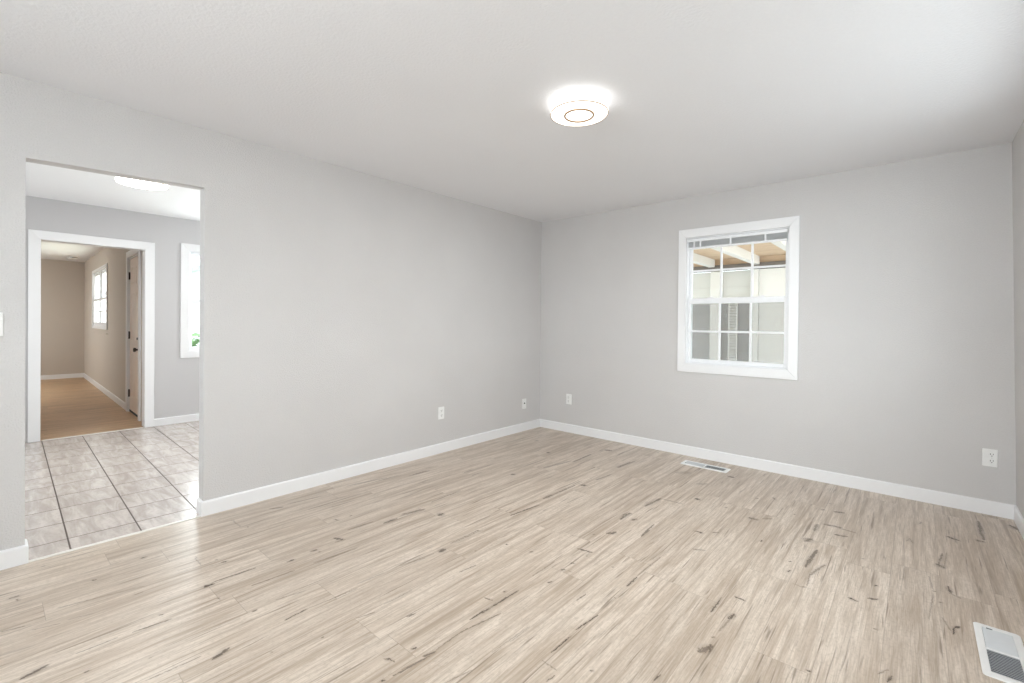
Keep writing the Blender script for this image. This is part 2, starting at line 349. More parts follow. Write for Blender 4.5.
MARKS=[
(0.381,-4.312,0.382,-4.288,0.0059,0.6),(0.415,-4.293,0.427,-4.286,0.0039,0.7),(0.37,-3.847,0.37,-3.832,0.0052,0.8),(0.11,-4.194,0.11,-4.188,0.0033,0.6),(0.134,-4.022,0.142,-4.014,0.0023,0.4),
(1.08,-4.304,1.058,-4.237,0.008,0.75),(1.056,-4.163,1.056,-4.048,0.0022,0.55),(1.06,-4.001,1.074,-3.876,0.0026,0.75),(1.007,-3.902,1.011,-3.898,0.0033,0.8),(0.63,-4.185,0.657,-4.051,0.0028,0.5),
(0.675,-4.347,0.695,-4.274,0.0033,0.5),(0.747,-4.264,0.776,-4.183,0.0022,0.4),(0.75,-3.937,0.749,-3.917,0.003,0.5),(1.201,-4.155,1.203,-4.146,0.0027,0.7),(1.285,-3.988,1.284,-3.983,0.0024,0.7),
(1.462,-3.837,1.44,-3.778,0.0073,0.75),(0.454,-4.046,0.46,-4.04,0.0032,0.8),(1.407,-4.029,1.412,-3.859,0.0023,0.55),(0.909,-3.705,0.91,-3.687,0.0078,0.9),(0.893,-3.682,0.906,-3.49,0.0031,0.75),
(0.724,-3.578,0.727,-3.57,0.0046,0.9),(0.671,-3.599,0.675,-3.595,0.0029,0.5),(1.056,-3.702,1.062,-3.697,0.0025,0.6),(0.553,-3.66,0.679,-3.666,0.0022,0.4),(0.657,-4.051,0.695,-3.899,0.0059,0.25),
(0.767,-4.162,0.79,-4.082,0.0034,0.25),(0.865,-4.35,0.881,-4.265,0.0061,0.2),(0.888,-3.07,0.956,-3.046,0.0077,0.75),(0.953,-3.03,0.944,-3.093,0.0048,0.5),(0.946,-3.222,0.95,-3.202,0.0063,0.85),
(0.964,-3.354,0.965,-3.332,0.0052,0.85),(0.982,-3.202,0.989,-3.196,0.003,0.6),(1.059,-3.569,1.072,-3.373,0.0031,0.6),(1.073,-3.271,1.095,-3.043,0.0034,0.55),(1.269,-3.63,1.268,-3.622,0.0033,0.95),
(1.43,-3.571,1.423,-3.469,0.0035,0.8),(1.423,-3.469,1.443,-3.247,0.0022,0.5),(1.645,-3.518,1.645,-3.511,0.0026,0.95),(1.284,-3.415,1.256,-3.533,0.0031,0.4),(1.581,-3.683,1.585,-3.681,0.0025,0.7),
(1.962,-3.317,1.963,-3.31,0.0034,0.95),(1.921,-3.418,1.966,-3.4,0.0033,0.75),(2.019,-3.446,2.037,-3.298,0.0032,0.6),(2.009,-3.485,2.013,-3.479,0.0039,0.8),(1.635,-3.37,1.658,-3.289,0.0022,0.5),
(1.639,-3.232,1.643,-3.091,0.0022,0.5),(1.79,-3.211,1.793,-3.173,0.0028,0.75),(1.423,-2.983,1.453,-2.864,0.0034,0.45),(1.41,-3.227,1.419,-3.087,0.0047,0.3),(1.46,-2.771,1.458,-2.729,0.0109,0.75),
(1.432,-2.666,1.428,-2.441,0.0038,0.55),(1.595,-2.628,1.598,-2.632,0.003,0.7),(1.668,-2.458,1.676,-2.461,0.0031,0.7),(1.824,-2.44,1.83,-2.428,0.0037,0.8),(1.691,-2.834,1.703,-2.729,0.0025,0.55),
(1.424,-2.997,1.451,-2.802,0.0034,0.45),(1.967,-2.815,1.97,-2.803,0.0031,0.9),(1.995,-3.055,2.01,-2.754,0.0041,0.8),(1.997,-3.004,2.005,-2.944,0.0072,0.4),(2.025,-3.133,2.063,-2.935,0.0026,0.65),
(2.021,-3.32,2.035,-3.268,0.0053,0.65),(2.015,-3.415,2.032,-3.318,0.0022,0.55),(2.03,-3.264,2.025,-3.133,0.0023,0.55),(1.957,-3.318,1.964,-3.306,0.003,0.95),(1.93,-2.902,1.972,-2.898,0.003,0.65),
(2.074,-2.614,2.08,-2.595,0.0038,0.85),(2.056,-2.476,2.062,-2.465,0.0045,0.9),(2.057,-2.387,2.064,-2.381,0.0041,0.9),(2.087,-2.462,2.105,-2.459,0.0023,0.6),(1.981,-2.618,1.981,-2.431,0.0025,0.45),
(1.993,-2.236,2.075,-2.219,0.0047,0.85),(2.068,-2.242,2.072,-2.271,0.0049,0.35),(1.967,-2.029,1.972,-2.025,0.0033,0.65),(2.019,-1.963,2.054,-1.919,0.009,0.65),(2.359,-2.814,2.378,-2.671,0.003,0.85),
(2.363,-2.981,2.367,-2.851,0.0022,0.85),(2.253,-2.644,2.257,-2.567,0.0022,0.65),(2.231,-2.28,2.233,-2.277,0.0029,0.7),(2.368,-2.507,2.376,-2.508,0.0022,0.65),(2.523,-2.963,2.526,-2.955,0.0032,0.9),
(2.362,-3.04,2.432,-3.041,0.0022,0.5),(2.197,-3.131,2.206,-2.914,0.0022,0.4),(2.21,-3.044,2.21,-2.919,0.0022,0.35),(1.783,-3.217,1.794,-3.173,0.0035,0.65),(2.177,-3.345,2.205,-3.244,0.0025,0.4),
(2.433,-3.109,2.441,-3.067,0.0022,0.75),(2.399,-1.575,2.432,-1.574,0.0061,0.85),(2.482,-1.528,2.51,-1.495,0.0051,0.5),(2.189,-1.858,2.187,-1.749,0.005,0.65),(2.367,-2.386,2.368,-2.282,0.0036,0.85),
(2.363,-2.273,2.372,-2.014,0.0024,0.45),(2.233,-2.278,2.235,-2.275,0.0029,0.8),(2.465,-1.813,2.527,-1.781,0.0047,0.5),(2.725,-1.453,2.727,-1.436,0.0039,0.85),(2.731,-2.322,2.73,-2.18,0.0039,0.8),
(2.773,-2.129,2.82,-2.135,0.0039,0.75),(2.803,-2.318,2.812,-2.27,0.0069,0.75),(2.796,-2.429,2.807,-2.315,0.0038,0.4),(2.776,-2.602,2.806,-2.542,0.0126,0.6),(2.808,-2.574,2.796,-2.535,0.0052,0.7),
(2.789,-2.487,2.794,-2.477,0.0031,0.75),(2.71,-2.854,2.717,-2.813,0.0024,0.75),(2.895,-1.602,2.9,-1.598,0.003,0.85),(2.909,-1.722,2.916,-1.702,0.004,0.75),(2.918,-1.277,2.937,-1.222,0.0157,0.6),
(2.969,-1.61,2.984,-1.359,0.0097,0.65),(3.0,-1.682,3.04,-1.516,0.0068,0.5),(3.005,-1.81,2.998,-1.67,0.0022,0.5),(3.104,-2.438,3.109,-2.437,0.0029,0.95),(2.368,-2.506,2.374,-2.508,0.0026,0.6),
(2.953,-1.831,3.025,-1.826,0.0025,0.45),(3.031,-1.059,3.095,-1.04,0.0061,0.75),(3.534,-0.632,3.585,-0.662,0.0092,0.85),(3.659,-0.583,3.696,-0.587,0.01,0.75),(3.696,-0.198,3.694,-0.551,0.0088,0.65),
(3.505,-0.936,3.482,-1.13,0.0037,0.6),(3.478,-1.104,3.507,-1.137,0.0108,0.7),(3.512,-1.352,3.52,-1.43,0.0057,0.75),(3.52,-1.43,3.553,-1.448,0.0032,0.5),(3.459,-1.456,3.464,-1.452,0.0027,0.9),
(3.249,-1.584,3.257,-1.577,0.0033,0.95),(3.163,-1.789,3.2,-1.796,0.0055,0.9),(3.233,-1.737,3.268,-1.713,0.0047,0.7),(3.27,-1.984,3.277,-1.984,0.0033,0.95),(3.477,-1.556,3.482,-1.551,0.0036,0.75),
(3.511,-1.814,3.515,-1.755,0.0033,0.9),(3.515,-1.755,3.531,-1.734,0.0042,0.85),(3.322,-2.313,3.335,-2.266,0.0032,0.75),(3.103,-2.439,3.11,-2.437,0.0033,0.95),(3.183,-1.3,3.186,-1.297,0.0037,0.8),
(3.354,-0.88,3.369,-0.821,0.003,0.4),(3.369,-0.821,3.384,-0.889,0.003,0.4),(3.524,-0.902,3.511,-1.074,0.0022,0.4),(3.293,-2.29,3.322,-2.235,0.0022,0.5),(3.445,-1.293,3.458,-1.438,0.0026,0.35),
(3.457,-1.487,3.438,-1.756,0.0022,0.35),(3.481,-1.697,3.505,-1.791,0.0029,0.35),(0.197,-3.15,0.227,-3.077,0.0066,0.65),(0.199,-3.035,0.229,-2.815,0.0045,0.45),(0.66,-2.943,0.687,-2.935,0.0042,0.75),
(0.683,-2.849,0.682,-2.84,0.0043,0.7),(0.857,-2.962,0.863,-2.801,0.006,0.55),(0.934,-2.767,0.935,-2.677,0.0082,0.75),(0.904,-2.613,0.944,-2.464,0.0065,0.65),(0.174,-2.578,0.228,-2.28,0.005,0.55),
(0.197,-3.375,0.34,-3.372,0.0031,0.4),(0.376,-3.348,0.38,-3.344,0.0033,0.8),(0.327,-2.137,0.34,-1.933,0.0054,0.55),(0.535,-2.158,0.54,-2.153,0.0043,0.6),(0.909,-1.554,0.921,-1.52,0.011,0.9),
(0.734,-0.844,0.755,-0.814,0.0108,0.85),(1.089,-2.469,1.093,-2.431,0.0151,0.75),(1.431,-2.16,1.461,-1.893,0.0054,0.75),(1.415,-1.782,1.419,-1.68,0.0095,0.65),(1.419,-1.68,1.428,-1.401,0.0061,0.65),
(1.469,-1.37,1.484,-1.356,0.0104,0.8),(0.994,-1.228,1.055,-0.908,0.0087,0.45),(1.089,-0.922,1.075,-0.597,0.0091,0.65),(1.09,-0.371,1.166,-0.354,0.0133,0.75),(1.463,-0.792,1.464,-0.572,0.0088,0.65),
(1.484,-1.198,1.508,-0.991,0.0054,0.55),(0.376,-0.57,0.39,-0.531,0.0059,0.75),(1.43,-2.452,1.437,-2.446,0.0053,0.8),(1.442,-2.65,1.439,-2.452,0.0028,0.5),(1.668,-2.462,1.672,-2.458,0.0031,0.7),
(0.324,-2.089,0.327,-1.954,0.0054,0.65),(-0.006,-1.432,0.006,-1.399,0.0043,0.6),(0.917,-2.639,0.948,-2.467,0.0053,0.55),(0.885,-2.359,0.865,-2.069,0.0046,0.55),(1.984,-1.732,1.982,-1.593,0.0075,0.65),
(2.043,-1.953,2.048,-1.908,0.01,0.6),(2.212,-1.048,2.246,-1.056,0.0121,0.85),(2.235,-0.369,2.281,-0.379,0.0112,0.85),(2.008,-1.427,2.028,-1.217,0.0092,0.65),(2.028,-1.217,2.186,-1.211,0.0048,0.4),
(1.965,-1.665,1.992,-1.593,0.0088,0.55),(2.043,-1.695,2.059,-1.649,0.0075,0.65),(2.185,-1.85,2.174,-1.655,0.005,0.65),(1.446,-0.78,1.486,-0.522,0.0103,0.55),(2.596,-1.148,2.628,-1.142,0.0088,0.85),
(2.657,-1.102,2.7,-1.062,0.0066,0.5),(2.11,-0.736,2.175,-0.676,0.0133,0.3),(1.887,-0.575,1.971,-0.498,0.0285,0.25),(2.921,-0.667,2.927,-0.661,0.0062,0.65),(2.792,-0.884,2.796,-0.88,0.0037,0.7),
(2.42,-1.075,2.427,-1.068,0.0039,0.7),(2.537,-0.749,2.544,-0.742,0.0041,0.6),(2.62,-0.644,2.642,-0.681,0.0057,0.5),(2.986,-0.652,3.039,-0.628,0.008,0.75),(2.959,-0.933,3.05,-0.915,0.0086,0.75),
(2.933,-1.084,2.933,-0.957,0.0083,0.5),(3.029,-0.934,3.13,-0.945,0.0053,0.5),(3.839,-0.151,3.878,-0.221,0.013,0.75),(3.414,-0.517,3.423,-0.465,0.0036,0.5),(2.941,-0.501,2.946,-0.497,0.004,0.6),]
# ------------------------------------------------------------------ mesh helpers
def finish(bm, name, m, parent=None, smooth=False, mats=None):
    bmesh.ops.recalc_face_normals(bm, faces=bm.faces)
    me = bpy.data.meshes.new(name); bm.to_mesh(me); bm.free()
    for x in (mats or [m]): me.materials.append(x)
    if smooth:
        for p in me.polygons: p.use_smooth = True
    o = bpy.data.objects.new(name, me); COL.objects.link(o)
    if parent is not None: o.parent = parent
    return o
def box(bm, x0, x1, y0, y1, z0, z1, bev=0.0, seg=2):
    t = bmesh.new()
    vs = [t.verts.new((x, y, z)) for z in (z0, z1) for (x, y) in ((x0, y0), (x1, y0), (x1, y1), (x0, y1))]
    for f in ((0, 3, 2, 1), (4, 5, 6, 7), (0, 1, 5, 4), (1, 2, 6, 5), (2, 3, 7, 6), (3, 0, 4, 7)):
        t.faces.new([vs[i] for i in f])
    if bev:
        bmesh.ops.bevel(t, geom=list(t.edges), offset=bev, segments=seg, profile=0.5, affect='EDGES')
    merge(bm, t)
def merge(bm, t, mtx=None):
    if mtx is not None: bmesh.ops.transform(t, matrix=mtx, verts=t.verts)
    me = bpy.data.meshes.new('tmp'); t.to_mesh(me); t.free(); bm.from_mesh(me); bpy.data.meshes.remove(me)
def lathe(bm, prof, seg=48, center=(0, 0, 0), axis='Z', caps=True):
    t = bmesh.new(); rings = []
    for (r, z) in prof:
        if r < 1e-6: rings.append([t.verts.new((0, 0, z))])
        else: rings.append([t.verts.new((r*math.cos(2*PI*i/seg), r*math.sin(2*PI*i/seg), z)) for i in range(seg)])
    for a, b in zip(rings, rings[1:]):
        for i in range(seg):
            j = (i+1) % seg
            if len(a) == 1 and len(b) == 1: continue
            if len(a) == 1: t.faces.new((a[0], b[i], b[j]))
            elif len(b) == 1: t.faces.new((a[i], a[j], b[0]))
            else: t.faces.new((a[i], a[j], b[j], b[i]))
    mx = Matrix.Translation(center)
    if axis == 'Y': mx = mx @ Matrix.Rotation(PI/2, 4, 'X')
    if axis == 'X': mx = mx @ Matrix.Rotation(PI/2, 4, 'Y')
    merge(bm, t, mx)
def torus(bm, R, r, center, seg=48, rs=10):
    t = bmesh.new(); rings = []
    for i in range(seg):
        a = 2*PI*i/seg
        rings.append([t.verts.new(((R+r*math.cos(2*PI*k/rs))*math.cos(a), (R+r*math.cos(2*PI*k/rs))*math.sin(a), r*math.sin(2*PI*k/rs))) for k in range(rs)])
    for i in range(seg):
        A, B = rings[i], rings[(i+1) % seg]
        for k in range(rs): t.faces.new((A[k], A[(k+1) % rs], B[(k+1) % rs], B[k]))
    merge(bm, t, Matrix.Translation(center))
def empty(name, loc=(0, 0, 0), rz=0.0):
    o = bpy.data.objects.new(name, None); COL.objects.link(o); o.location = loc; o.rotation_euler = (0, 0, rz)
    o.empty_display_size = 0.05
    return o
def tag(o, label, cat, group=None, kind=None):
    o['label'] = label; o['category'] = cat
    if group: o['group'] = group
    if kind: o['kind'] = kind
    return o
def B(*boxes):
    bm = bmesh.new()
    for b in boxes: box(bm, *b)
    return bm
def structure(o, label, cat): return tag(o, label, cat, kind='structure')

# ------------------------------------------------------------------ room shell
H = 2.44
def wall(name, m, p0, rz, length, height, thick, openings, label, slope=None, lean=0.0):
    """Local x runs along the wall seen from inside, y outward, z up."""
    xs = sorted({0.0, length} | {v for o in openings for v in o[:2]})
    zs = sorted({0.0, height} | {v for o in openings for v in o[2:4]})
    bm = bmesh.new(); V = {}
    def v(x, y, z):
        k = (round(x, 5), round(y, 5), round(z, 5))
        if k not in V: V[k] = bm.verts.new((x, y, z))
        return V[k]
    def solid(i, j):
        if i < 0 or j < 0 or i >= len(xs)-1 or j >= len(zs)-1: return False
        cx, cz = (xs[i]+xs[i+1])/2, (zs[j]+zs[j+1])/2
        return not any(o[0] < cx < o[1] and o[2] < cz < o[3] for o in openings)
    for i in range(len(xs)-1):
        for j in range(len(zs)-1):
            if not solid(i, j): continue
            a, b, c, d = xs[i], xs[i+1], zs[j], zs[j+1]
            bm.faces.new((v(a, 0, c), v(b, 0, c), v(b, 0, d), v(a, 0, d)))
            bm.faces.new((v(a, thick, c), v(a, thick, d), v(b, thick, d), v(b, thick, c)))
            if not solid(i-1, j): bm.faces.new((v(a, 0, c), v(a, 0, d), v(a, thick, d), v(a, thick, c)))
            if not solid(i+1, j): bm.faces.new((v(b, 0, c), v(b, thick, c), v(b, thick, d), v(b, 0, d)))
            if not solid(i, j-1): bm.faces.new((v(a, 0, c), v(a, thick, c), v(b, thick, c), v(b, 0, c)))
            if not solid(i, j+1): bm.faces.new((v(a, 0, d), v(b, 0, d), v(b, thick, d), v(a, thick, d)))
    if slope:   # an opening whose head is a little out of level
        x0, x1, zt, za, zb = slope
        for w in bm.verts:
            if abs(w.co.z-zt) < 1e-4: w.co.z = za+(zb-za)*(w.co.x-x0)/(x1-x0) if x0-1e-4 <= w.co.x <= x1+1e-4 else w.co.z
    if lean:
        for w in bm.verts: w.co.y -= lean*w.co.z
    o = finish(bm, name, m); o.location = p0; o.rotation_euler = (0, 0, rz)
    return structure(o, label, 'wall')

OL, OR = -4.2515, -3.4735      # wide doorless opening into the kitchen
wall('wall_left', M['wall'], (0, YF, 0), PI/2, -YF+0.12, H, 0.092, [(OL-YF, OR-YF, 0.0, 2.06)], 'long greige wall with a doorless opening into the tiled kitchen', slope=(OL-YF, OR-YF, 2.06, 2.048, 2.073))
WB = (1.735, 2.585, 0.872, 2.056)   # window in the wall facing the camera
wall('wall_back', M['wall'], (0, 0, 0), 0, 4.1, H, 0.13, [WB], 'greige wall holding the white grid window onto the porch')
wall('wall_right', M['wall'], (3.8855, 0.13, 0), -PI/2, 6.1, H, 0.13, [(1.08, 2.88, 0.9, 2.18)], 'greige wall at the right edge of the room', lean=0.0205)
wall('wall_front', M['wall'], (4.0, YF, 0), PI, 4.1, H, 0.13, [(0.45, 2.45, 0.85, 2.18)], 'greige wall behind the photographer')
# kitchen and the room beyond it
KX, KT = -3.258, 0.11
wall('wall_kitchen', M['kitchen'], (KX, YF, 0), PI/2, 5.4, 2.46, KT, [(-4.020-YF, -3.161-YF, 0.0, 2.042), (-2.745-YF, -2.02-YF, 0.862, 2.07)], 'pale grey kitchen wall with a cased doorway and a window')
wall('wall_kitchen_side', M['kitchen'], (KX-KT, -0.5, 0), 0, 3.3, 2.46, 0.12, [(0.95, 2.35, 0.85, 2.05)], 'pale grey end wall of the kitchen')
wall('wall_kitchen_front', M['kitchen'], (-0.05, YF, 0), PI, 3.4, 2.46, 0.12, [(0.95, 2.35, 0.85, 2.1)], 'pale grey near wall of the kitchen')
HB, HA = (-9.835, -2.977), (-3.37, -3.134)
HRZ = math.atan2(HA[1]-HB[1], HA[0]-HB[0])
HLEN = math.hypot(HA[0]-HB[0], HA[1]-HB[1])
def along_hall(x): return (x-HB[0])/math.cos(HRZ)
DX0, DX1 = along_hall(-4.565), along_hall(-3.785)
WX0, WX1 = along_hall(-8.33), along_hall(-6.52)
wall('wall_hall_right', M['hall'], (HB[0], HB[1], 0), HRZ, HLEN, 2.43, 0.05, [(DX0, DX1, 0.0, 2.055), (WX0, WX1, 1.10, 2.09)], 'taupe wall of the far room with a paired window and a door')
wall('wall_hall_back', M['hall'], (-9.825, YF, 0), PI/2, 3.05, 2.43, 0.12, [], 'taupe end wall of the far room')
wall('wall_hall_left', M['hall'], (-3.30, YF, 0), PI, 6.6, 2.43, 0.12, [(3.8, 5.6, 0.9, 2.1)], 'taupe near wall of the far room')

def slab(name, m, x0, x1, y0, y1, z0, z1, label, cat):
    return structure(finish(B((x0, x1, y0, y1, z0, z1)), name, m), label, cat)
slab('ceiling', M['ceiling'], -0.05, 4.05, YF-0.1, 0.1, H, H+0.08, 'white textured ceiling of the empty room', 'ceiling')
slab('ceiling_kitchen', M['kitchen_ceiling'], KX-0.06, -0.05, YF-0.1, -0.4, 2.45, 2.53, 'white ceiling of the kitchen', 'ceiling')
slab('ceiling_hall', M['ceiling'], -9.95, KX-0.06, YF-0.1, -2.85, 2.425, 2.5, 'white ceiling of the far room', 'ceiling')

# oak floor of the main room: one mesh, its faces carry the knots found on that stretch of boards
def main_floor():
    GX = [-0.003, 0.55, 0.95, 1.3, 1.6, 1.9, 2.2, 2.5, 2.8, 3.15, 3.5, 4.0]
    GY = [YF-0.1, -4.45, -3.9, -3.5, -3.1, -2.7, -2.3, -1.9, -1.4, -0.9, 0.12]
    bm = bmesh.new(); mats = [wood('oak_laminate')]; V = {}
    def v(x, y, z=0.0):
        k = (x, y, z)
        if k not in V: V[k] = bm.verts.new(k)
        return V[k]
    for i in range(len(GX)-1):
        for j in range(len(GY)-1):
            x0, x1, y0, y1 = GX[i], GX[i+1], GY[j], GY[j+1]
            f = bm.faces.new((v(x0, y0), v(x1, y0), v(x1, y1), v(x0, y1)))
            pad = 0.035
            mk = [k for k in MARKS if max(k[0], k[2])+pad > x0 and min(k[0], k[2])-pad < x1 and max(k[1], k[3])+pad > y0 and min(k[1], k[3])-pad < y1]
            if mk:
                mats.append(wood('oak_laminate', mk)); f.material_index = len(mats)-1
    x0, x1, y0, y1, zb = GX[0], GX[-1], GY[0], GY[-1], -0.1
    ring = [(x, y0) for x in GX] + [(x1, y) for y in GY[1:]] + [(x, y1) for x in GX[-2::-1]] + [(x0, y) for y in GY[-2:0:-1]]
    for a, b in zip(ring, ring[1:]+ring[:1]):
        bm.faces.new((v(*a), v(*b), v(b[0], b[1], zb), v(a[0], a[1], zb)))
    bm.faces.new([v(a[0], a[1], zb) for a in ring])
    return structure(finish(bm, 'floor', None, mats=mats), 'light oak plank floor with dark knots in the empty room', 'floor')
main_floor()
slab('floor_kitchen', M['tile'], KX-0.005, -0.003, YF-0.1, -0.4, -0.1, 0.0, 'grey ceramic tile kitchen floor with dark grout', 'floor')
structure(finish(B((-9.95, KX-0.005, YF-0.1, -2.85, -0.1, 0.0)), 'floor_hall', wood('brown_oak_laminate', tint=(0.98, 0.76, 0.54), rough=0.4)), 'brown oak plank floor of the far room', 'floor')
# strips where one floor meets the next
def strip(name, x0, x1, y0, y1, label):
    bm = bmesh.new(); box(bm, x0, x1, y0, y1, -0.004, 0.004, 0.003, 2)
    return structure(finish(bm, name, M['strip']), label, 'threshold')
strip('trim_1', -0.016, 0.010, OL+0.012, OR-0.012, 'thin pale strip between the oak floor and the kitchen tiles')
strip('trim_2', KX-0.03, KX+0.008, -4.0, -3.18, 'thin pale strip between the kitchen tiles and the brown oak floor')

# baseboards: a profile with an eased top edge, swept along a polyline on the inside face
def baseboard(name, pts, label, h=0.093, t=0.013, side=1, closed_ends=True, parent=None, lean=0.0):
    prof = [(0, 0), (t, 0), (t, h-0.008), (t-0.004, h-0.002), (t-0.008, h), (0, h)]
    bm = bmesh.new(); P = [Vector((p[0], p[1])) for p in pts]; rings = []
    for i, p in enumerate(P):
        d1 = (P[i]-P[i-1]).normalized() if i else None
        d2 = (P[i+1]-P[i]).normalized() if i < len(P)-1 else None
        n1 = Vector((-d1.y, d1.x))*side if d1 else None; n2 = Vector((-d2.y, d2.x))*side if d2 else None
        if n1 is None: n = n2
        elif n2 is None: n = n1
        else:
            n = (n1+n2); n = n/(1+n1.dot(n2))
        rings.append([bm.verts.new((p.x+n.x*o, p.y+n.y*o, z)) for o, z in prof])
    k = len(prof)
    for a, b in zip(rings, rings[1:]):
        for i in range(k): bm.faces.new((a[i], a[(i+1) % k], b[(i+1) % k], b[i]))
    bm.faces.new(rings[0][::-1]); bm.faces.new(rings[-1])
    return structure(finish(bm, name, M['trim']), label, 'baseboard')
baseboard('baseboard_left', [(-0.092, OR), (0, OR), (0, -0.013)], 'white baseboard along the long greige wall, wrapping the end at the opening', side=-1)
baseboard('baseboard_front', [(0, YF), (0, OL), (-0.092, OL)], 'short white baseboard left of the kitchen opening', side=-1)
baseboard('baseboard_back', [(0, 0), (3.8848, 0)], 'white baseboard under the grid window', side=-1)
baseboard('baseboard_right', [(3.8835, -0.013), (3.8835, YF)], 'white baseboard on the wall at the right edge', side=-1)
baseboard('baseboard_kitchen', [(KX, -3.084), (KX, -0.5)], 'white baseboard on the kitchen wall right of the cased doorway', side=-1, h=0.085)
c_, s_ = math.cos(HRZ), math.sin(HRZ)
def hall_pt(u, off=0.0): return (HB[0]+u*c_+off*s_, HB[1]+u*s_-off*c_)
baseboard('baseboard_hall', [(-9.825, YF+0.02), (-9.825, hall_pt(0.01)[1]), hall_pt(DX0-0.17)], 'white baseboard around the corner of the far taupe room', side=-1, h=0.09)

# ------------------------------------------------------------------ windows
def frame_boxes(bm, x0, x1, z0, z1, w, y0, y1, bev=0.003, wt=None, wb=None):
    wt = w if wt is None else wt; wb = w if wb is None else wb
    box(bm, x0, x0+w, y0, y1, z0, z1, bev); box(bm, x1-w, x1, y0, y1, z0, z1, bev)
    box(bm, x0+w, x1-w, y0, y1, z1-wt, z1, bev); box(bm, x0+w, x1-w, y0, y1, z0, z0+wb, bev)
def casing_mesh(x0, x1, z0, z1, w, t=0.016, wt=None, wb=None, bottom=True):
    """Mitred flat boards around an opening, on the room side (negative y)."""
    wt = wt or w; wb = wb or w
    bm = bmesh.new()
    o = [(x0-w, z0-(wb if bottom else 0)), (x1+w, z0-(wb if bottom else 0)), (x1+w, z1+wt), (x0-w, z1+wt)]
    i = [(x0, z0), (x1, z0), (x1, z1), (x0, z1)]
    for a in range(4):
        if a == 0 and not bottom: continue
        b = (a+1) % 4
        t_ = bmesh.new(); q = [o[a], o[b], i[b], i[a]]
        vs = [t_.verts.new((x, y, z)) for y in (-t, 0.0) for (x, z) in q]
        for f in ((0, 1, 2, 3), (7, 6, 5, 4), (0, 4, 5, 1), (1, 5, 6, 2), (2, 6, 7, 3), (3, 7, 4, 0)): t_.faces.new([vs[k] for k in f])
        bmesh.ops.recalc_face_normals(t_, faces=t_.faces)
        bmesh.ops.bevel(t_, geom=list(t_.edges), offset=0.0025, segments=2, profile=0.5, affect='EDGES')
        merge(bm, t_)
    return bm
def sash(parent, x0, x1, z0, z1, yc, stile, top, bot, cols, rows, dep=0.03, name='sash'):
    bm = bmesh.new(); frame_boxes(bm, x0, x1, z0, z1, stile, yc-dep/2, yc+dep/2, 0.004, top, bot)
    s = finish(bm, name, M['vinyl'], parent)
    gx0, gx1, gz0, gz1 = x0+stile, x1-stile, z0+bot, z1-top
    for i in range(1, cols):
        x = gx0+(gx1-gx0)*i/cols
        finish(B((x-0.009, x+0.009, yc-0.010, yc+0.010, gz0-0.002, gz1+0.002, 0.003)), 'muntin', M['vinyl'], s)
    for j in range(1, rows):
        z = gz0+(gz1-gz0)*j/rows
        finish(B((gx0-0.002, gx1+0.002, yc-0.0095, yc+0.0095, z-0.009, z+0.009, 0.003)), 'muntin', M['vinyl'], s)
    finish(B((gx0-0.006, gx1+0.006, yc-0.002, yc+0.002, gz0-0.006, gz1+0.006)), 'pane', M['glass'], s)
    return s
def double_hung(name, loc, rz, w, z0, z1, label, cw=0.072, cwt=0.08, cwb=0.08, zmid=None, cols=3, rows=2, thick=0.13, casing=True, screen=False):
    """Origin on the inner wall face at the opening's left bottom corner of the floor line; local y outward."""
    r = empty(name, loc, rz); structure(r, label, 'window')
    if casing: finish(casing_mesh(0, w, z0, z1, cw, wt=cwt, wb=cwb), 'casing', M['trim'], r)
    bm = bmesh.new(); frame_boxes(bm, 0, w, z0, z1, 0.010, 0.001, thick-0.002, 0.002)
    finish(bm, 'jamb', M['vinyl'], r)
    zm = zmid or (z0+z1)/2
    sash(r, 0.010, w-0.010, z0+0.010, zm+0.026, 0.036, 0.027, 0.052, 0.036, cols, rows, 0.026)
    sash(r, 0.010, w-0.010, zm-0.022, z1-0.010, 0.066, 0.027, 0.034, 0.040, cols, rows, 0.026)
    for x in (w*0.25, w*0.75):
        bm = bmesh.new(); box(bm, x-0.028, x+0.028, 0.026, 0.046, zm+0.026, zm+0.033, 0.003); box(bm, x-0.006, x+0.022, 0.028, 0.038, zm+0.033, zm+0.040, 0.003)
        finish(bm, 'sash_lock', M['vinyl'], r)
    if screen:
        bm = bmesh.new(); frame_boxes(bm, 0.012, w-0.012, z0+0.012, zm+0.02, 0.014, 0.096, 0.105, 0.002)
        sc = finish(bm, 'insect_screen', M['vinyl'], r)
        finish(B((0.024, w-0.024, 0.1002, 0.1008, z0+0.034, zm+0.006)), 'screen_mesh', M['mesh'], sc)
    return r
double_hung('window_1', (WB[0], 0, 0), 0, WB[1]-WB[0], WB[2], WB[3], 'white grid window with two sashes looking onto a timber roofed porch', zmid=1.46, screen=True)
double_hung('window_2', (KX, -2.745, 0), PI/2, 0.725, 0.862, 2.07, 'white kitchen window half hidden by the edge of the opening', cw=0.088, cwt=0.085, cwb=0.085, thick=0.108, zmid=1.46)
double_hung('window_3', (3.8855-0.0205*1.45-0.004, 0.13-1.08, 0), -PI/2, 1.8, 0.9, 2.18, 'wide white unseen window added beside the photographer for fill light')  # out of view, added to admit the side fill
double_hung('window_4', (4.0-0.45, YF, 0), PI, 2.0, 0.85, 2.18, 'wide white unseen window added behind the photographer for fill light')  # added out of view for the front fill
double_hung('window_5', (KX-KT+0.95, -0.5, 0), 0, 1.4, 0.85, 2.05, 'white unseen window added in the kitchen end wall for fill light', thick=0.118)  # added out of view, carries the kitchen end fill
double_hung('window_7', (-7.1, YF, 0), PI, 1.8, 0.9, 2.1, 'unseen window added in the near wall of the far room for fill light', thick=0.118)  # added out of view to light the far room
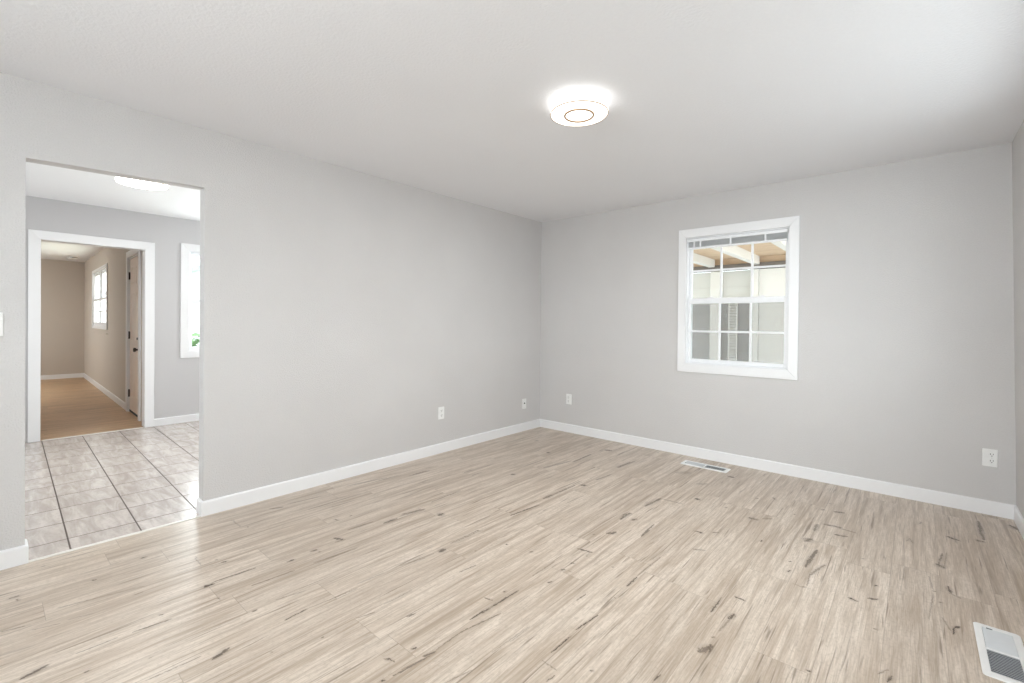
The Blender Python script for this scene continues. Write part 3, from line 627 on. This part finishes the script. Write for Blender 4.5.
double_hung('window_8', (-0.05-0.95, YF, 0), PI, 1.4, 0.85, 2.1, 'unseen window added in the near wall of the kitchen for fill light', thick=0.118)  # unseen, added for the near kitchen fill
def paired_window():
    p = hall_pt(WX0); w = WX1-WX0; z0, z1 = 1.10, 2.09
    r = empty('window_6', (p[0], p[1], 0), HRZ); structure(r, 'white paired window high in the taupe wall of the far room', 'window')
    finish(casing_mesh(0, w, z0, z1, 0.055, wt=0.045, wb=0.04), 'casing', M['trim'], r)
    finish(B((-0.07, w+0.07, -0.022, 0.0, z0-0.112, z0-0.098, 0.003)), 'sill', M['hall'], r)['label'] = 'thin taupe ledge under the window'
    bm = bmesh.new(); frame_boxes(bm, 0, w, z0, z1, 0.03, 0.001, 0.046, 0.002); box(bm, w/2-0.045, w/2+0.045, 0.001, 0.046, z0+0.03, z1-0.03, 0.002)
    finish(bm, 'jamb', M['vinyl'], r)
    for a, b in ((0.03, w/2-0.045), (w/2+0.045, w-0.03)):
        sash(r, a, b, z0+0.03, 1.60, 0.012, 0.03, 0.04, 0.045, 1, 2, 0.018)
        sash(r, a, b, 1.57, z1-0.03, 0.033, 0.03, 0.036, 0.04, 1, 1, 0.018)
paired_window()

# ------------------------------------------------------------------ doorways and the far door
dc = empty('trim_3', (KX, -4.008, 0), PI/2); structure(dc, 'white casing around the doorway from the kitchen to the far room', 'doorway')
finish(casing_mesh(0, 0.835, 0, 2.03, 0.088, 0.018, wt=0.09, bottom=False), 'casing', M['trim'], dc)
bm = bmesh.new(); box(bm, -0.012, 0.001, 0.0, KT+0.012, 0, 2.03, 0.001); box(bm, 0.834, 0.847, 0.0, KT+0.012, 0, 2.03, 0.001); box(bm, -0.012, 0.847, 0.0, KT+0.012, 2.029, 2.042, 0.001)
finish(bm, 'jamb', M['trim'], dc)

def far_door():
    p = hall_pt(DX0); w = DX1-DX0
    r = empty('door_1', (p[0], p[1], 0), HRZ); structure(r, 'cream panelled door with dark hinges in the taupe wall of the far room', 'door')
    finish(casing_mesh(0, w, 0, 2.055, 0.085, 0.018, wt=0.08, bottom=False), 'casing', M['trim'], r)
    bm = bmesh.new(); box(bm, 0, 0.018, 0.0, 0.06, 0, 2.055, 0.001); box(bm, w-0.018, w, 0.0, 0.06, 0, 2.055, 0.001); box(bm, 0.018, w-0.018, 0.0, 0.06, 2.037, 2.055, 0.001)
    finish(bm, 'jamb', M['trim'], r)
    # slab with six sunk panels
    x0, x1, z0, z1, y0 = 0.021, w-0.021, 0.03, 2.034, 0.012
    bm = bmesh.new(); box(bm, x0, x1, y0+0.008, y0+0.04, z0, z1)
    W = x1-x0; st = 0.11; mid = 0.10; pw = (W-2*st-mid)/2
    cols = [(x0+st, x0+st+pw), (x0+st+pw+mid, x1-st)]
    rws = [(z0+0.2, z0+0.78), (z0+0.93, z0+1.55), (z0+1.66, z1-0.12)]
    for a, b in ((x0, x0+st), (x1-st, x1), (cols[0][1], cols[1][0])): box(bm, a, b, y0, y0+0.009, z0, z1, 0.002)
    zz = [z0]+[q for rr in rws for q in rr]+[z1]
    for a, b in zip(zz[0::2], zz[1::2]):
        for cx0, cx1 in cols: box(bm, cx0-0.001, cx1+0.001, y0, y0+0.009, a, b, 0.002)
    for a, b in rws:
        for cx0, cx1 in cols: box(bm, cx0+0.022, cx1-0.022, y0+0.001, y0+0.009, a+0.022, b-0.022, 0.006)
    sl = finish(bm, 'slab', M['door'], r)
    finish(B((x0, x1, y0-0.003, y0+0.045, 0.004, 0.032, 0.002)), 'door_sweep', M['rubber'], r)['label'] = 'black sweep along the door bottom'
    for z in (0.25, 1.025, 1.815):
        bm = bmesh.new(); lathe(bm, [(0, -0.05), (0.008, -0.05), (0.008, 0.05), (0, 0.05)], 12, (0.019, 0.004, z)); box(bm, 0.004, 0.04, 0.008, 0.0135, z-0.046, z+0.046, 0.001)
        finish(bm, 'hinge', M['bronze'], r)['label'] = 'dark bronze hinge'
    bm = bmesh.new(); kx = x1-0.065
    lathe(bm, [(0, 0), (0.032, 0), (0.032, 0.006), (0.012, 0.012), (0.011, 0.03), (0.022, 0.036), (0.028, 0.048), (0.024, 0.06), (0.0, 0.065)], 20, (kx, y0, 0.86), 'Y')
    finish(bm, 'door_knob', M['bronze'], r, True)['label'] = 'dark bronze door knob'
    bm = bmesh.new(); lathe(bm, [(0, 0), (0.028, 0), (0.026, 0.008), (0.01, 0.01), (0.01, 0.02), (0, 0.02)], 20, (kx, y0, 0.995), 'Y'); box(bm, kx-0.004, kx+0.004, y0-0.03, y0-0.018, 0.98, 1.01, 0.001)
    finish(bm, 'deadbolt', M['bronze'], r)['label'] = 'dark bronze thumb turn'
far_door()

# ------------------------------------------------------------------ things in the room
def flush_light(name, loc, R, label, diffuser, watt_ring=True):
    r = empty(name, loc); tag(r, label, 'ceiling light', 'round flush ceiling lights')
    k = R/0.165; r.scale = (1, 1, 1.13)
    bm = bmesh.new(); lathe(bm, [(0, 0), (0.140*k, 0), (0.140*k, -0.014), (0.147*k, -0.017), (0.147*k, -0.028), (0.155*k, -0.031), (0.155*k, -0.042), (0.0, -0.042)], 64)
    finish(bm, 'housing', M['lamp_body'], r)
    for rr, zz in ((0.1402, -0.0015), (0.1472, -0.0285), (0.1552, -0.0415)):
        bm = bmesh.new(); torus(bm, rr*k, 0.0020, (0, 0, zz), 64, 8); finish(bm, 'groove', M['fin'], r)['label'] = 'fine grey step line round the housing'
    bm = bmesh.new(); lathe(bm, [(0.158*k, -0.042), (0.1645*k, -0.045), (0.165*k, -0.052), (0.160*k, -0.058), (0.145*k, -0.061), (0.10*k, -0.062), (0.0, -0.062)], 64)
    finish(bm, 'diffuser', diffuser, r, True)
    bm = bmesh.new(); torus(bm, 0.081*k, 0.0048, (0, 0, -0.0625), 64)
    finish(bm, 'ring', M['brass'], r, True)['label'] = 'thin bronze ring set in the diffuser'
    bm = bmesh.new(); torus(bm, 0.1628*k, 0.0022, (0, 0, -0.0565), 72)
    finish(bm, 'rim', M['brass'], r, True)['label'] = 'thin bronze rim'
    return r
flush_light('ceiling_light', (1.99, -2.262, H), 0.157, 'round white lit ceiling light with stepped rim in the empty room', M['lamp'])
flush_light('ceiling_light', (-1.58, -3.50, 2.45), 0.18, 'round lit ceiling light glimpsed above the kitchen tiles', M['klamp'])

def plate_base(name, loc, rz, label, cat, group, w=0.072, h=0.116):
    r = empty(name, loc, rz); tag(r, label, cat, group)
    bm = bmesh.new(); box(bm, -w/2, w/2, -0.006, 0, -h/2, h/2, 0.003, 2)
    finish(bm, 'cover_plate', M['plastic'], r)
    return r
def screw(r, x, z):
    bm = bmesh.new(); lathe(bm, [(0, 0), (0.0035, 0), (0.003, 0.0012), (0, 0.0015)], 12, (x, -0.0058, z), 'Y')
    return finish(bm, 'screw', M['screw'], r)
def outlet(loc, rz, label, dx=0.0):
    r = plate_base('wall_outlet', loc, rz, label, 'outlet', 'white duplex outlets on the walls')
    for zc in (0.0215, -0.0215):
        bm = bmesh.new()
        lathe(bm, [(0, 0), (0.0172, 0), (0.0172, 0.003), (0.016, 0.0038), (0, 0.0038)], 24, (dx, -0.0055, zc), 'Y')
        for v in bm.verts: v.co.z = zc+max(-0.0135, min(0.0135, v.co.z-zc))
        f = finish(bm, 'receptacle', M['plastic'], r)
        bm = bmesh.new()
        box(bm, dx-0.0078, dx-0.0052, -0.0102, -0.0088, zc-0.001, zc+0.009); box(bm, dx+0.0052, dx+0.0078, -0.0102, -0.0088, zc+0.0005, zc+0.0085)
        lathe(bm, [(0, 0), (0.0028, 0), (0.0028, 0.0012), (0, 0.0012)], 12, (dx, -0.009, zc-0.0075), 'Y')
        finish(bm, 'slot', M['slot'], f)['label'] = 'dark plug slots'
    screw(r, dx, 0)
    return r
outlet((0, -1.532, 0.378), PI/2, 'white outlet low on the long left wall, between the opening and the cable jack')
outlet((0.417, 0, 0.376), 0, 'white outlet on the grid window wall, nearest the far room corner')
outlet((3.7605, 0, 0.377), 0, 'white outlet low on the window wall beside the right corner', 0.008)
r = plate_base('cable_jack', (0, -0.30, 0.311), PI/2, 'white cable jack plate with one dark socket, left of the far corner', 'wall plate', None)
bm = bmesh.new(); lathe(bm, [(0, 0), (0.0075, 0), (0.0075, 0.004), (0.0045, 0.004), (0.0045, 0.011), (0, 0.011)], 18, (0, -0.0055, 0.006), 'Y')
finish(bm, 'connector', M['slot'], r)['label'] = 'dark cable socket'
screw(r, 0, 0.045); screw(r, 0, -0.045)
r = plate_base('light_switch', (0, -4.362, 1.2085), PI/2, 'white light switch at the left edge beside the kitchen opening', 'light switch', None)
finish(B((-0.005, 0.005, -0.014, -0.005, -0.012, 0.012, 0.002)), 'toggle', M['plastic'], r)
screw(r, 0, 0.03); screw(r, 0, -0.03)

def floor_vent(loc, rz, label, L=0.392, W=0.136, tilt=(0.62, -0.62)):
    """Local y along the register."""
    r = empty('floor_vent', loc, rz); tag(r, label, 'floor vent', 'white metal floor registers')
    ix, iy = W/2-0.024, L/2-0.030
    bm = bmesh.new()
    # rolled flange: outer edge on the floor, raised lip round the grille
    def ring(w, l, z, rad, n=5):
        out = []
        for cx, cy, a0 in ((w-rad, l-rad, 0), (-(w-rad), l-rad, PI/2), (-(w-rad), -(l-rad), PI), (w-rad, -(l-rad), 3*PI/2)):
            for k in range(n): a = a0+PI/2*k/(n-1); out.append(bm.verts.new((cx+rad*math.cos(a), cy+rad*math.sin(a), z)))
        return out
    R_ = [ring(W/2, L/2, 0.0003, 0.012), ring(W/2, L/2, 0.002, 0.012), ring(W/2-0.004, L/2-0.004, 0.005, 0.010), ring(ix+0.002, iy+0.002, 0.0065, 0.004), ring(ix, iy, 0.0055, 0.003), ring(ix, iy, 0.0005, 0.003)]
    for a, b in zip(R_, R_[1:]):
        n = len(a)
        for i in range(n): bm.faces.new((a[i], a[(i+1) % n], b[(i+1) % n], b[i]))
    finish(bm, 'flange', M['register'], r)
    finish(B((-ix+0.0005, ix-0.0005, -iy+0.0005, iy-0.0005, 0.0004, 0.0010)), 'damper', M['duct'], r)['label'] = 'dark damper plate below the fins'
    finish(B((-ix, ix, -0.005, 0.005, 0.0012, 0.0062, 0.0015)), 'divider', M['register'], r)
    for s, tl in zip((1, -1), tilt):
        bm = bmesh.new(); n = 14; span = iy-0.009
        for i in range(n):
            y = s*(0.008+span*(i+0.5)/n)
            t = bmesh.new(); box(t, -ix+0.001, ix-0.001, -0.0046, 0.0046, -0.0005, 0.0005)
            merge(bm, t, Matrix.Translation((0, y, 0.0036)) @ Matrix.Rotation(tl, 4, 'X'))
        finish(bm, 'louver', M['fin'], r)
    finish(B((-ix*0.72, -ix*0.3, iy-0.007, iy-0.003, 0.0058, 0.009, 0.001)), 'lever', M['duct'], r)['label'] = 'small dark damper lever'
    return r
floor_vent((2.007, -0.2365, 0), PI/2, 'white floor vent close to the baseboard under the grid window')
floor_vent((3.645, -1.843, 0), 0.0, 'white floor vent at the bottom right, near the right wall')

# raised mini blind in the grid window
def blind(loc, rz, w, ztop, label, cat='blind', n=9):
    r = empty('mini_blind', loc, rz); tag(r, label, cat)
    finish(B((0.0, w, -0.013, 0.014, ztop-0.027, ztop, 0.002)), 'head_rail', M['vinyl'], r)
    bm = bmesh.new()
    for i in range(n):
        z = ztop-0.031-i*0.0055; box(bm, 0.006, w-0.006, -0.0125, 0.0125, z-0.0012, z+0.0012, 0.0008, 1)
    finish(bm, 'slat_stack', M['slat'], r)['label'] = 'stack of raised grey slats'
    zb = ztop-0.031-n*0.0055
    finish(B((0.004, w-0.004, -0.013, 0.013, zb-0.017, zb, 0.002)), 'bottom_rail', M['vinyl'], r)
    for f in (0.07, 0.14, 0.46, 0.80):
        finish(B((w*f-0.007, w*f+0.007, -0.0142, -0.0132, zb-0.012, ztop-0.024)), 'ladder_tape', M['vinyl'], r)
    return r
blind((WB[0]+0.014, 0.007, 0), 0, WB[1]-WB[0]-0.028, WB[3]-0.014, 'white mini blind pulled up to the top of the grid window')
blind((KX-0.017, -2.745+0.026, 0), PI/2, 0.725-0.052, 2.07-0.016, 'white mini blind pulled up to the top of the kitchen window', n=5)

# small detector on the far room ceiling
r = empty('smoke_detector', (-8.84, -3.25, 2.425)); tag(r, 'small white detector on the far room ceiling', 'smoke detector')
bm = bmesh.new(); lathe(bm, [(0, 0), (0.075, 0), (0.075, -0.012), (0.0, -0.012)], 32); finish(bm, 'mount', M['plastic'], r)
bm = bmesh.new(); lathe(bm, [(0, -0.010), (0.068, -0.010), (0.068, -0.024), (0.0, -0.024)], 32); finish(bm, 'vent_gap', M['slot'], r)['label'] = 'dark vent gap'
bm = bmesh.new(); lathe(bm, [(0, -0.024), (0.07, -0.024), (0.064, -0.036), (0.045, -0.044), (0, -0.046)], 32); finish(bm, 'cover', M['plastic'], r, True)

# ------------------------------------------------------------------ the porch beyond the grid window
PY = 3.0
slab('porch_floor', M['concrete'], -3.5, 7.0, 0.13, PY+0.12, -0.2, -0.06, 'grey concrete floor of the porch', 'floor')
slab('porch_ceiling', M['plywood'], -1.2, 5.0, 0.13, PY+0.1, 2.235, 2.255, 'tan plywood ceiling of the porch', 'ceiling')
pw = empty('porch_wall', (0, PY, 0)); structure(pw, 'white and grey panelled wall across the porch', 'wall')
finish(B((-1.2, 5.0, 0.03, 0.10, -0.06, 2.05)), 'backing', M['porch_pale'], pw)
for a, b in ((-1.1, -0.2), (-0.08, 0.985), (1.135, 1.55)):
    finish(B((a, b, 0.012, 0.035, -0.05, 1.555, 0.004)), 'panel', M['porch_grey'], pw)['label'] = 'grey lower panel'
for x0, x1 in ((-0.2, -0.08), (0.985, 1.135), (1.55, 1.655)):
    finish(B((x0, x1, -0.02, 0.04, -0.055, 2.05, 0.006)), 'post', M['porch_white'], pw)
finish(B((-1.2, 5.0, -0.005, 0.04, 1.555, 1.60, 0.004)), 'rail', M['porch_white'], pw)
finish(B((1.66, 5.0, 0.0, 0.04, -0.05, 2.05, 0.004)), 'panel', M['porch_white'], pw)['label'] = 'bright white boarded panel'
slab('porch_shadow_gap', M['porch_gap_shade'], -1.2, 5.0, PY-0.02, PY+0.10, 2.06, 2.145, 'dark strip for the shadowed gap along the top of the porch wall', 'beam')  # dark strip painted in for the shadowed gap under the porch ceiling
slab('porch_blocking', M['plywood'], -1.2, 5.0, PY+0.03, PY+0.10, 2.145, 2.235, 'tan plywood strip closing the end of the porch ceiling', 'beam')
for i, x in enumerate((0.345, 0.965, 1.585, 2.205, 2.825)):
    bm = bmesh.new(); box(bm, x, x+0.085, 0.135, PY-0.022, 2.118, 2.2345, 0.003)
    structure(finish(bm, 'ceiling_beam', M['porch_white']), ('first', 'second', 'third', 'fourth', 'fifth')[i]+' white painted rafter from the left under the plywood porch ceiling', 'beam')
r = empty('pane_reflection_slats', (1.315, PY-0.03, 0)); tag(r, 'narrow white slats standing in for a reflection in the window pane', 'pane reflection')  # pale slatted strip shaped as a bright window's reflection in the pane
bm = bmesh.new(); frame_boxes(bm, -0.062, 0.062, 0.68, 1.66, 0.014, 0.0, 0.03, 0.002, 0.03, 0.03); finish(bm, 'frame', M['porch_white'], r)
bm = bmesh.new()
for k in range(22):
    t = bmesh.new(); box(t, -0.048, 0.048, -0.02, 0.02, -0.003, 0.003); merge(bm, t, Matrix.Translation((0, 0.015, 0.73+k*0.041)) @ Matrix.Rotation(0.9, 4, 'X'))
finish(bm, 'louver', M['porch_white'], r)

# ------------------------------------------------------------------ the yard outside the windows, part seen, part added out of view
slab('ground', M['lawn'], -40, -3.5, -2.6, 22, -0.5, -0.3, 'green lawn of the side yard', 'ground')
slab('ground', M['concrete'], 4.25, 40, -30, 22, -0.5, -0.3, 'unseen paving added beyond the right wall to cut light from below', 'ground')  # out of view, added to hold back sky light from below
slab('ground', M['concrete'], -40, 4.25, -30, YF-0.2, -0.5, -0.3, 'unseen paving added behind the photographer to cut light from below', 'ground')  # also added out of view, dims upward light on the ceiling
h = empty('neighbour_house', (-15.5, 2.6, -0.3)); tag(h, 'pale grey gabled house across the side yard', 'house')
bm = bmesh.new()
prof = [(-3.2, 0), (3.2, 0), (3.2, 2.7), (0, 4.3), (-3.2, 2.7)]
a = [bm.verts.new((0, y, z)) for y, z in prof]; b = [bm.verts.new((-7, y, z)) for y, z in prof]
bm.faces.new(a); bm.faces.new(b[::-1])
for i in range(5): bm.faces.new((a[i], b[i], b[(i+1) % 5], a[(i+1) % 5]))
finish(bm, 'wall', M['house'], h)
for s in (1, -1):
    bm = bmesh.new(); q = [(0.35, s*3.6, 2.5), (0.35, 0, 4.3), (-7.3, 0, 4.3), (-7.3, s*3.6, 2.5)]
    vs = [bm.verts.new((x, y, z+d)) for d in (0.02, 0.17) for x, y, z in q]
    for f in ((0, 1, 2, 3), (7, 6, 5, 4), (0, 4, 5, 1), (1, 5, 6, 2), (2, 6, 7, 3), (3, 7, 4, 0)): bm.faces.new([vs[k] for k in f])
    finish(bm, 'roof_slope', M['roof'], h)
for y in (-1.5, 1.4):
    bm = bmesh.new(); t = bmesh.new(); frame_boxes(t, -0.5, 0.5, 0.9, 2.2, 0.08, -0.04, 0.04, 0.0)
    merge(bm, t, Matrix.Translation((0.03, y, 0)) @ Matrix.Rotation(PI/2, 4, 'Z')); f = finish(bm, 'window_frame', M['porch_white'], h)
    finish(B((0.0, 0.02, y-0.43, y+0.43, 0.97, 2.13)), 'window_pane', M['dark_glass'], f)
def hedge(loc, L, W_, Hh, n, label):
    random.seed(7); bm = bmesh.new()
    for i in range(n):
        x, y, z = random.uniform(-W_, W_), random.uniform(-L, L), random.uniform(0, Hh)
        s = random.uniform(0.05, 0.10); t = bmesh.new()
        vs = [t.verts.new(q) for q in ((-s, 0, 0), (0, -s*0.4, 0.01), (s, 0, 0), (0, s*0.4, 0.01))]; t.faces.new(vs)
        merge(bm, t, Matrix.Translation((x, y, z)) @ Matrix.Rotation(random.uniform(0, 6.3), 4, 'Z') @ Matrix.Rotation(random.uniform(-1.2, 1.2), 4, 'X'))
    o = finish(bm, 'hedge', M['leaf']); o.location = loc
    return tag(o, label, 'hedge', kind='thing')
hedge((-7.6, -0.9, -0.3), 1.2, 0.35, 1.25, 1500, 'low green hedge outside the kitchen window')
t = empty('yard_tree', (-10.5, 0.55, -0.3)); tag(t, 'slim leafy tree in the side yard outside the kitchen window', 'tree')
bm = bmesh.new(); lathe(bm, [(0.12, 0), (0.08, 1.5), (0.05, 3.2), (0, 3.4)], 12); finish(bm, 'trunk', M['bark'], t, True)
random.seed(3); bm = bmesh.new()
for i in range(1600):
    v = Vector((random.gauss(0, 1), random.gauss(0, 1), random.gauss(0, 1))).normalized()*random.uniform(0.5, 1.0)
    s = random.uniform(0.05, 0.1); q = bmesh.new()
    vs = [q.verts.new(k) for k in ((-s, 0, 0), (0, -s*0.5, 0.01), (s, 0, 0), (0, s*0.5, 0.01))]; q.faces.new(vs)
    merge(bm, q, Matrix.Translation((v.x*0.9, v.y*0.9, 3.3+v.z*1.1)) @ Matrix.Rotation(random.uniform(0, 6.3), 4, 'Z') @ Matrix.Rotation(random.uniform(-1.4, 1.4), 4, 'X'))
finish(bm, 'crown', M['leaf'], t)
